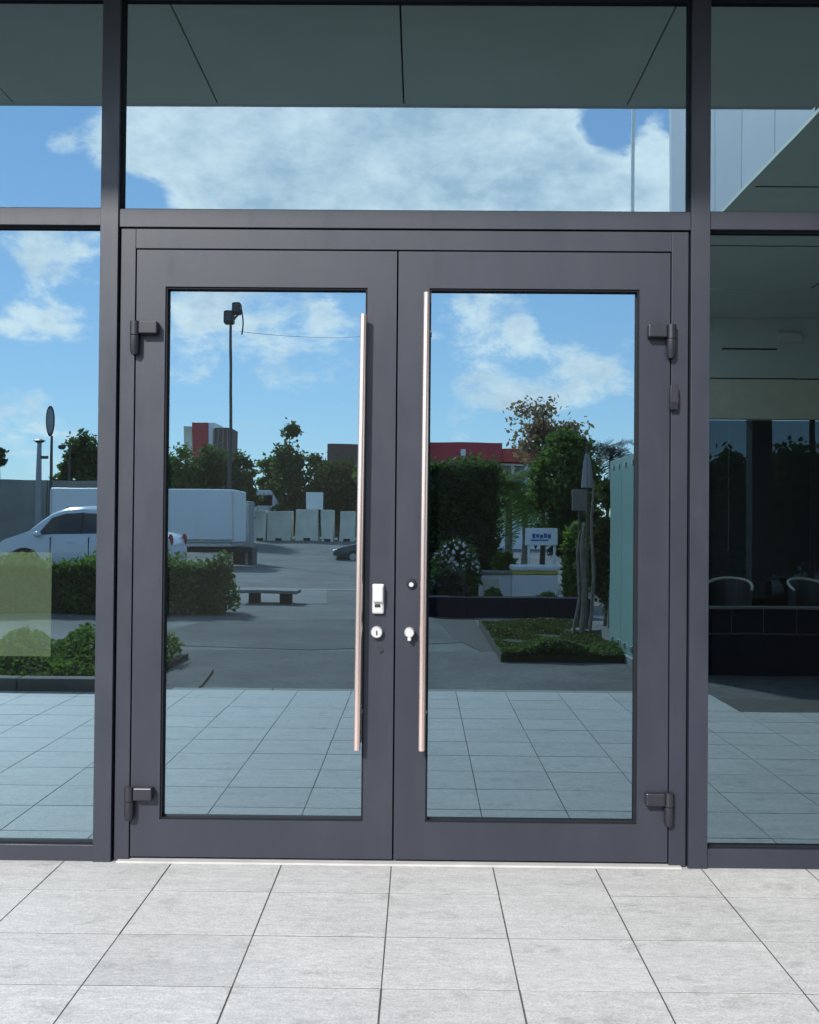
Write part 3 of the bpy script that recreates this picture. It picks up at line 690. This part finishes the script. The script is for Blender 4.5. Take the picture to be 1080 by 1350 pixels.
for u in (.12, .72): box('support', 'navy', o, a.x+(c.x-a.x)*u, a.x+(c.x-a.x)*(u+.18), -15.0, -14.55, -.05, a.z-.061, bev=.01)
# plant clumps by planter
def clump(name, label, px, py, d, hw, leafm, n, ls, cat='shrub', petals=0):
    p = at(px, py, d); root = thing(name, label, cat, (p.x, -d, 0), 'shrubs by the planter')
    w = hw*(CAM_D+d)/FPX
    g = R.normal(size=(n, 3)); g /= np.linalg.norm(g, axis=1)[:, None]; g *= R.random((n, 1))**.4
    cpts = np.stack([p.x+g[:, 0]*w, -d+g[:, 1]*w*.7, p.z*.5+g[:, 2]*p.z*.5], 1)
    v, f = leaves(cpts, ls*R.uniform(.6, 1.4, n), elong=2.6); raw('foliage', v, f, leafm, root)
    MB().tube([(p.x, -d, -.04), (p.x, -d, p.z*.6)], [.03, .015], 6).build('stem', 'bark', root)
    if petals:
        top = cpts[(cpts[:, 2] > p.z*.5) & (cpts[:, 1] > -d)]; top = top[R.choice(len(top), petals)] + np.array([0, .06, .02])
        v, f = leaves(top, .06*R.uniform(.6, 1.3, petals), elong=1.1); raw('blossom', v, f, 'petal', root)
clump('flowering_shrub', 'shrub with white blossoms in front of the clipped hedge', 600, 712, 14.0, 32, 'leaf', 1800, .07, petals=260)
clump('shrub', 'dark bluish spiky shrub below the white blossoms', 590, 752, 12.8, 24, 'leafblue', 900, .09)
clump('shrub', 'small green shrub before the pale cabinet', 650, 776, 13.3, 12, 'leaf', 500, .05)
clump('shrub', 'arching green fern left of the white sign', 664, 728, 15.4, 18, 'leafbright', 700, .09)
clump('shrub', 'upright green shrub right of the white sign', 757, 690, 13.6, 14, 'leafbright', 600, .09)
clump('shrub', 'tiny green shrub before the white box', 722, 783, 13.3, 14, 'leafbright', 500, .05)
# white box with yellow stripe, cabinet, sign
def bx_px(px0, px1, py0, d, dp): 
    a, c = at(px0, py0, d), at(px1, py0, d); return a.x, c.x, -d-dp, -d, a.z
x0, x1, y0, y1, z = bx_px(676, 736, 746, 14.3, .6)
o = thing('storage_box', 'white low storage box with yellow stripe under the lid', 'box', ((x0+x1)/2, y1, 0))
box('body', 'white', o, x0, x1, y0, y1, -.045, z-.16, bev=.02); box('stripe', 'yellow', o, x0-.01, x1+.01, y0-.01, y1+.012, z-.155, z-.10, bev=.01); box('lid', 'white', o, x0-.02, x1+.02, y0-.02, y1+.02, z-.095, z, bev=.03)
x0, x1, y0, y1, z = bx_px(632, 674, 754, 14.6, .5)
o = thing('utility_cabinet', 'pale grey utility cabinet left of the white storage box', 'cabinet', ((x0+x1)/2, y1, 0))
box('body', 'white', o, x0, x1, y0, y1, -.045, z-.05, bev=.01); box('door', 'concrete2', o, x0+.05, x1-.22, y1+.001, y1+.02, .1, z-.12, bev=.005); box('lid', 'concrete', o, x0-.02, x1+.02, y0-.02, y1+.03, z-.049, z, bev=.01)
a, c = at(692, 697, 15.0), at(735, 720, 15.0)
o = thing('sign_board', 'white sign board with blue print above the storage box', 'sign', ((a.x+c.x)/2, -15, 0))
MB().box(a.x, c.x, -15.04, -15.0, c.z, a.z, bev=.015).build('board', 'white', o)
zc = (a.z+c.z)/2; b = MB()
for k in range(5): b.box(a.x+.13+k*.07, a.x+.185+k*.07, -14.9985, -14.994, zc-.03+.012*(k % 2), zc+.055-.01*(k % 3))
b.box(a.x+.10, c.x-.16, -14.9985, -14.994, zc-.075, zc-.05).build('blue_lettering', 'blue', o)
for px in (697, 731): q = at(px, 710, 15.07); MB().tube([(q.x, -15.07, -.06), (q.x, -15.07, c.z+.1)], .025).build('post', 'white', o)
# closed parasol and square sign on a post
q = at(775, 588, 8.6)
o = thing('closed_parasol', 'closed grey parasol standing by the green screen', 'parasol', (q.x, -8.6, 0))
MB().tube([(q.x, -8.6, -.03), (q.x, -8.6, q.z)], .02).build('pole', 'bark', o)
b = MB(); rings = []
for z, r in ((q.z-.02, .006), (q.z-.2, .035), (q.z-.42, .055), (q.z-.5, .06)):
    rings.append([(q.x+r*(1+.25*(k % 2))*math.cos(2*math.pi*k/16), -8.6+r*(1+.25*(k % 2))*math.sin(2*math.pi*k/16), z) for k in range(16)])
b.loft(rings).build('canopy', 'greycloth', o)
MB().tube([(q.x, -8.6, -.03), (q.x, -8.6, .12)], [.2, .18], 16).build('base', 'kerb', o)
for i, (px, r, z1) in enumerate(((768, .035, 690), (781, .022, 640), (762, .018, 700))):
    p = at(px, z1, 8.4); e = thing('bare_stem', ['thick bare grey stem beside the parasol pole', 'thin bare stem right of the parasol pole', 'thinnest bare stem left of the parasol pole'][i], 'tree stem', (p.x, -8.4, 0), 'bare stems in the grass bed')
    MB().tube([(p.x-.03*i, -8.4, -.03), (p.x+.03, -8.4, p.z*.4), (p.x-.01, -8.4, p.z*.8), (p.x+.02, -8.4, p.z)], [r, r*.9, r*.8, r*.5], 8).build('trunk', 'barkpale', e, smooth=True)
a, c = at(755, 646, 9.4), at(774, 674, 9.4)
o = thing('small_sign', 'small square grey sign on a post left of the parasol', 'sign', ((a.x+c.x)/2, -9.4, 0))
MB().box(a.x, c.x, -9.43, -9.4, c.z, a.z, bev=.006).build('board', 'concrete', o); MB().tube([((a.x+c.x)/2, -9.45, -.03), ((a.x+c.x)/2, -9.45, a.z-.02)], .016).build('post', 'pole', o)

# ---- vehicles
def wheel(x, y, r, w, parent):
    e = MB().tube([(x, y-w/2, r-.045), (x, y-w/2+.03, r-.045), (x, y+w/2-.03, r-.045), (x, y+w/2, r-.045)], [r*.93, r, r, r*.93], 22).build('wheel', 'tyre', parent, smooth=True)
    b = MB().tube([(x, y-w/2-.006, r-.045), (x, y+w/2+.006, r-.045)], r*.62, 18); b.build('rim', 'alloy', e)
    return e
def car(name, label, xn, d, Ln, h, wd, paint, sgn=1, group=None):
    """nose at xn, runs to xn+sgn*Ln; near side faces the building"""
    k = h/1.7; yc = -d-wd/2
    root = thing(name, label, 'car', (xn+sgn*Ln/2, yc, -.045), group)
    g = -.045
    # stations: (t along, z belt, z top, half width factor)
    st = [(0, .62, .66, .80), (.02, .74, .80, .90), (.08, .88, .96, .96), (.16, .96, 1.08, 1), (.21, 1.0, 1.15, 1), (.27, 1.02, 1.38, 1), (.33, 1.03, 1.56, 1), (.40, 1.04, 1.67, 1), (.50, 1.05, 1.70, 1), (.60, 1.06, 1.67, 1), (.70, 1.07, 1.55, 1), (.78, 1.08, 1.36, 1), (.85, 1.06, 1.17, .98), (.95, 1.0, 1.10, .95), (.985, .92, .98, .92), (1, .66, .72, .88)]
    rings = []; side = []
    for t, zb, zt, wf in st:
        x = xn+sgn*t*Ln; hw = wd/2*wf; z0 = .30 if .02 < t < .98 else .42
        tw = hw*(1-.26*max(0, (zt-zb))/.65)
        zt_, zb_, z0_ = zt*k+g, zb*k+g, z0*k+g
        half = [(hw*.90, z0_), (hw*.985, z0_+.12*k), (hw, (z0_+zb_)/2), (hw*.975, zb_), (tw*1.0, zt_-.07*k*min(1, (zt-zb)*3)), (tw*.82, zt_-.01), (0, zt_+.012)]
        ring = [(x, yc+a, z) for a, z in half] + [(x, yc-a, z) for a, z in half[-2::-1]]
        rings.append(ring); side.append((t, x, hw, tw, zb_, zt_))
    bd = MB().loft(rings).build('body', paint, root, smooth=True)
    # side glass, both sides, just proud of the body
    sel = [s for s in side if .26 <= s[0] <= .79]
    for sy in (1, -1):
        up_, lo_ = [], []
        for i, (t, x, hw, tw, zb_, zt_) in enumerate(sel):
            f1 = .86 if 0 < i < len(sel)-1 else .25
            za, zz = zb_+.03*k, zb_+(zt_-.07*k-zb_)*f1
            def yy(z): 
                u = (z-zb_)/max(.01, (zt_-.07*k-zb_)); return yc+sy*(hw*.975+(tw-hw*.975)*u+.008)
            lo_.append((x, yy(za), za)); up_.append((x, yy(max(zz, za+.01)), max(zz, za+.01)))
        b = MB()
        for i in range(len(sel)-1): b.quad(lo_[i], lo_[i+1], up_[i+1], up_[i])
        b.build('side_window', 'carglass', root)
        for i in (3, 5):
            if i < len(sel)-1:
                q1, q2 = Vector(lo_[i]), Vector(up_[i]); off = Vector((0, sy*.006, 0))
                MB().tube([q1+off, q2+off], .025, 6).build('pillar', 'black', root)
        mx_ = xn+sgn*.27*Ln; MB().ball((mx_, yc+sy*(wd/2+.09), 1.06*k+g), .1, (1.0, .9, .7)).build('mirror', paint, root, smooth=True)
        for t in (.42, .62): MB().box(min(xn+sgn*t*Ln, xn+sgn*(t+.04)*Ln), max(xn+sgn*t*Ln, xn+sgn*(t+.04)*Ln), yc+sy*(wd/2-.005)-.012, yc+sy*(wd/2-.005)+.016, .88*k+g, .905*k+g, bev=.004).build('handle', paint, root)
        MB().ball((xn+sgn*.035*Ln, yc+sy*wd*.385, .70*k+g), .15, (1.2, .6, .5)).build('headlight', 'alloy', root, smooth=True)
        MB().ball((xn+sgn*.985*Ln, yc+sy*wd*.40, .95*k+g), .14, (.5, .6, 1.1)).build('tail_light', 'redlamp', root, smooth=True)
        for t in (.335, .545, .70): MB().box(xn+sgn*t*Ln-.008, xn+sgn*t*Ln+.008, yc+sy*(wd/2-.012)-.012, yc+sy*(wd/2-.012)+.016, .42*k+g, 1.0*k+g).build('door_gap', 'black', root)
        for t in (.19, .80): wheel(xn+sgn*t*Ln, yc+sy*(wd/2-.10), .35*k, .22, root)
        for t in (.19, .80): MB().tube([(xn+sgn*t*Ln, yc+sy*(wd/2-.05), .35*k+g), (xn+sgn*t*Ln, yc+sy*(wd/2+.003), .35*k+g)], .41*k, 22).build('wheel_arch', 'black', root)
    # windscreen
    s1, s2 = side[4], side[7]
    MB().quad((s1[1], yc-s1[3]*.8, s1[5]+.03), (s1[1], yc+s1[3]*.8, s1[5]+.03), (s2[1], yc+s2[3]*.82, s2[5]+.012), (s2[1], yc-s2[3]*.82, s2[5]+.012)).build('windscreen', 'carglass', root)
    MB().box(min(xn, xn+sgn*.05), max(xn, xn+sgn*.05), yc-.25, yc+.25, .45*k+g, .56*k+g, bev=.005).build('number_plate', 'white', root)
    box('sill', 'black', root, min(xn+sgn*.28*Ln, xn+sgn*.72*Ln), max(xn+sgn*.28*Ln, xn+sgn*.72*Ln), yc-wd/2+.03, yc+wd/2-.03, .2*k+g, .32*k+g, bev=.01)
    return root
a, c = at(-14, 700, 21), at(226, 700, 21)
car('parked_car', 'white car parked behind the low hedge at the left', a.x, 21, c.x-a.x, 1.80, 1.9, 'carwhite')
a = at(440, 715, 36)
car('parked_car', 'small dark teal car in the car park beside the left door handle', a.x, 36, 4.0, 1.0, 1.75, 'carteal').location.z += .03
# white box trailer
a, c = at(66, 645, 30), at(309, 716, 30)
tr = thing('box_trailer', 'big plain white box trailer parked behind the white car', 'trailer', ((a.x+c.x)/2, -31.2, -.045))
zt, zb = at(200, 644, 30).z, at(200, 715, 30).z
box('cargo_box', 'white', tr, a.x, c.x, -32.3, -30, zb, zt, bev=.05)
for sx in (a.x+.01, c.x-.07): box('corner_trim', 'alloy', tr, sx, sx+.06, -30.005, -29.985, zb+.06, zt-.06)
for i in range(1, 5):
    sx = a.x+(c.x-a.x)*i/5; box('panel_seam', 'white', tr, sx-.01, sx+.01, -30.004, -29.992, zb+.12, zt-.12)
box('side_rail', 'poleg', tr, a.x+.08, c.x-.08, -30.006, -29.985, zb+.05, zb+.11)
for i in range(3): box('marker_lamp', 'yellow', tr, a.x+.8+i*2.0, a.x+.92+i*2.0, -29.984, -29.97, zb+.055, zb+.105)
box('number_plate', 'white', tr, a.x+1.0, a.x+1.5, -30.098, -30.085, zb-.12, zb-.02)
box('bumper', 'alloy', tr, a.x+.1, c.x-.1, -32.2, -30.1, zb-.14, zb-.003, bev=.02)
box('chassis', 'black', tr, a.x+.3, c.x+.5, -31.8, -30.5, zb-.32, zb-.143, bev=.02)
for x in (a.x+2.0, a.x+3.0):
    for y in (-30.15, -32.15): wheel(x, y, .36, .24, tr)
MB().tube([(c.x+.2, -31.1, zb-.2), (c.x+.2, -31.1, -.02)], .05).build('prop_stand', 'poleg', tr)
box('tail_light', 'redlamp', tr, a.x+.2, a.x+.6, -30.095, -30.08, zb-.12, zb-.04)
# second, grey trailer nose / machine next to it
a, c = at(312, 660, 33), at(330, 712, 33)
o = thing('grey_machine', 'narrow grey machine standing right of the white box trailer', 'machine', ((a.x+c.x)/2, -33.5, 0))
box('body', 'poleg', o, a.x, c.x, -34, -33, .5, a.z, bev=.05); box('base', 'black', o, a.x-.1, c.x+.1, -34.1, -32.9, -.04, .5, bev=.03)
VZ = at(400, 713, 45).z
struct('', MB().prism([(-34, -.06), (-44.6, VZ), (-62, VZ), (-62, -.3), (-34, -.3)], 'x', -60, 3).build('car_park_slope', 'asphalt2'))
# pale concrete blocks along the far kerb
bk = [(338, 352, 672), (354, 386, 674), (391, 420, 672), (425, 441, 672), (449, 468, 674)]
for i, (p0, p1, py) in enumerate(bk):
    a, c = at(p0, py, 45), at(p1, 714, 45)
    o = thing('concrete_block', ['narrow pale concrete block next to the grey machine', 'wide pale concrete block second from left', 'wide pale concrete block in the middle of the far row', 'narrow pale concrete block second from right', 'rightmost pale concrete block by the door handle'][i], 'barrier', ((a.x+c.x)/2, -45, VZ), 'pale concrete blocks at the far kerb')
    MB().prism([(-45.6, VZ-.02), (-44.7, VZ-.02), (-44.76, VZ+.35), (-44.85, a.z), (-45.35, a.z), (-45.5, VZ+.35)], 'x', a.x, c.x, bev=.04).build('block', 'concrete2', o)
    box('lifting_slot', 'joint', o, (a.x+c.x)/2-.15, (a.x+c.x)/2+.15, -44.74, -44.69, VZ-.01, VZ+.12)
# small signs above blocks
a, c = at(404, 649, 46.5), at(428, 672, 46.5)
o = thing('round_sign', 'white rounded sign board above the concrete blocks', 'sign', ((a.x+c.x)/2, -46.5, VZ))
MB().box(a.x, c.x, -46.56, -46.5, c.z, a.z, bev=.025).build('board', 'white', o); MB().tube([((a.x+c.x)/2, -46.6, VZ-.05), ((a.x+c.x)/2, -46.6, a.z-.2)], .06).build('post', 'poleg', o)
a, c = at(334, 646, 49), at(370, 656, 49)
o = thing('van_roof', 'white van far away right of the box trailer', 'van', ((a.x+c.x)/2, -50, VZ))
MB().prism([(a.x, -.03+.45), (a.x, a.z-.1), (a.x+.1, a.z), (c.x-.5, a.z), (c.x-.05, c.z-.35), (c.x, .8), (c.x, .42)], 'y', -50.8, -49.1, bev=.06).build('body', 'carwhite', o)
box('side_window', 'carglass', o, a.x+.15, c.x-.4, -49.09, -49.08, a.z-.75, a.z-.25, bev=.002)
for x in (a.x+.3, c.x-.35): wheel(x, -49.2, .33, .2, o); wheel(x, -50.7, .33, .2, o)
# ---- concrete wall at far left
wl = thing('concrete_wall', 'grey brown panelled concrete wall behind the white car', 'wall', (-16, -38, 0))
x = at(140, 640, 38).x; zt = at(30, 633, 38).z
for i in range(9):
    x1 = x-1.45*i*1.6; box('wall_panel', 'concrete', wl, x1-2.32+.03, x1, -38.3, -38, -.05, zt+rr.uniform(-.03, .03), bev=.01)
# ---- posts and lamps
def post(name, label, px, py, d, r, cat, mt='pole'):
    p = at(px, py, d); o = thing(name, label, cat, (p.x, -d, 0))
    MB().tube([(p.x, -d, -.05), (p.x, -d, p.z)], [r*1.5, r*.8], 10).build('pole', mt, o, smooth=True)
    return o, p
o, p = post('lamp_post', 'tall thin lamp post with floodlights rising above the trailer', 306, 417, 36, .055, 'lamp post')
MB().tube([(p.x, -36, p.z-.25), (p.x+.28, -36, p.z+.1)], .04).build('arm', 'pole', o)
for dx, dz, s in ((-.06, -.05, .9), (.22, .28, .8)):
    h = MB().box(p.x+dx-.2*s, p.x+dx+.2*s, -36.2, -35.75, p.z+dz-.27*s, p.z+dz+.27*s, bev=.07).build('floodlight', 'black', o)
    MB().box(p.x+dx-.13*s, p.x+dx+.13*s, -35.748, -35.735, p.z+dz-.17*s, p.z+dz+.17*s).build('lens', 'carglass', h)
b = MB(); b.tube([(p.x+.38+.06*math.sin(u*3.1), -36, p.z+.28-.95*u) for u in np.linspace(0, 1, 7)], .025, 6).build('cable_loop', 'black', o)
a0 = Vector((p.x+.3, -36, p.z-.55)); a1 = at(505, 441, 60)
tag(MB().tube([a0.lerp(a1, u)-Vector((0, 0, .8*u*(1-u))) for u in np.linspace(0, 1, 14)], .008, 5).build('overhead_cable', 'black'), 'thin overhead cable running right from the tall lamp post', 'cable')
o, p = post('mirror_post', 'slim post with tall oval traffic mirror at the left', 68, 575, 37, .06, 'traffic mirror')
c = at(66, 555, 37); h = MB().ball((c.x, -37, c.z), .60, (.30, .10, 1.0), 20, 14).build('mirror_frame', 'pole', o, smooth=True)
MB().ball((c.x, -36.96, c.z), .50, (.26, .09, 1.0), 20, 14).build('mirror_glass', 'poleg', h, smooth=True)
o, p = post('short_lamp_post', 'short lamp post with flat cap left of the oval mirror', 52, 583, 36.5, .10, 'lamp post', 'poleg')
MB().tube([(p.x, -36.5, p.z-.02), (p.x, -36.5, p.z+.06), (p.x, -36.5, p.z+.13)], [.10, .22, .06], 14).build('lamp_cap', 'pole', o)
MB().box(p.x-.02, p.x+.34, -36.55, -36.45, p.z-.62, p.z-.5, bev=.03).build('side_lamp', 'pole', o)
o, p = post('street_lamp', 'little curved street lamp before the dark tree at left', 92, 592, 38.6, .05, 'lamp post')
MB().tube([(p.x, -38.6, p.z-.02), (p.x-.1, -38.6, p.z+.16), (p.x-.26, -38.6, p.z+.16)], .03, 8).build('arm', 'pole', o)
MB().ball((p.x-.32, -38.6, p.z+.08), .15, (1.1, .8, .7)).build('lamp_head', 'pole', o, smooth=True)
# ---- red striped tower
a, c = at(243, 565, 95), at(305, 560, 95)
o = thing('striped_tower', 'grey and red striped tower block above the trees', 'tower', ((a.x+c.x)/2, -97, 0))
z = at(270, 557, 95).z; fr = [0, .2, .53, .66, 1.0]; mts = ['concrete2', 'red', 'white', 'brown']
for i in range(4):
    u0, u1 = a.x+(c.x-a.x)*fr[i], a.x+(c.x-a.x)*fr[i+1]
    zz = z - (.35 if i == 0 else .0 if i < 3 else .45)
    box('facade_strip', mts[i], o, u0+.01, u1-.01, -99-.02*i, -95+.1*(i % 2), -.05, zz, bev=.03)
for k in range(4): box('rib', 'concrete', o, c.x-.35-.42*k, c.x-.25-.42*k, -94.99, -94.85, 5, z-.55, bev=.01)
# ---- long red roofed building
a = at(433, 587, 64); c = at(726, 595, 64)
o = thing('red_roofed_building', 'long low building with dark red roof band behind the trees', 'building', ((a.x+c.x)/2, -68, 0))
m1, m2 = at(500, 587, 64).x, at(660, 590, 64).x
zt, zb = at(560, 586, 64).z, at(560, 611, 64).z
zt2, zb2 = at(690, 593, 64).z, at(690, 611, 64).z
box('end_wall', 'brown', o, a.x, m1-.02, -72, -64, -.05, zt, bev=.02)
box('roof_band', 'red', o, m1, m2-.01, -72, -63.4, zb, zt+.05, bev=.04)
box('roof_band', 'red2', o, m2+.01, c.x, -72, -63.7, zb2, zt2, bev=.04, label='brighter red lower roof band')
box('wall', 'white', o, m1+.01, c.x-.05, -71.5, -64.2, -.05, min(zb, zb2)-.01, bev=.01)
for i in range(11):
    wx = m1+.3+i*.82
    f_ = box('window', 'black', o, wx, wx+.62, -64.19, -64.12, zb-.95, zb-.15, bev=.004); box('pane', 'carglass', f_, wx+.04, wx+.58, -64.118, -64.11, zb-.91, zb-.19)
box('roof_sign', 'white', o, m2-2.6, m2-2.3, -63.39, -63.33, (zb+zt)/2-.2, (zb+zt)/2+.2, bev=.01)
# ---- far woods that read as one mass
n = 26000; x = R.uniform(-150, 150, n); top = 3.0+1.1*np.sin(x*.21)+.9*np.sin(x*.57+1)+.5*np.sin(x*1.7)
c = np.stack([x, -112+R.normal(size=n)*3, top*R.random(n)**.6], 1)
v, f = leaves(c, R.uniform(.35, .9, n), up_bias=.3, elong=1.3); raw('far_woods', v, f, 'leafdark', None, kind='stuff', label='far dark woods along the horizon', category='woods')
# a thin dropped stick on the lane
p = at(262, 908, 4.6); q = at(279, 876, 5.6)
tag(MB().tube([(p.x, p.y, -.012), (q.x, q.y, -.006)], .012, 6).build('fallen_stick', 'bark'), 'thin dark stick lying on the asphalt by the left bed', 'stick')
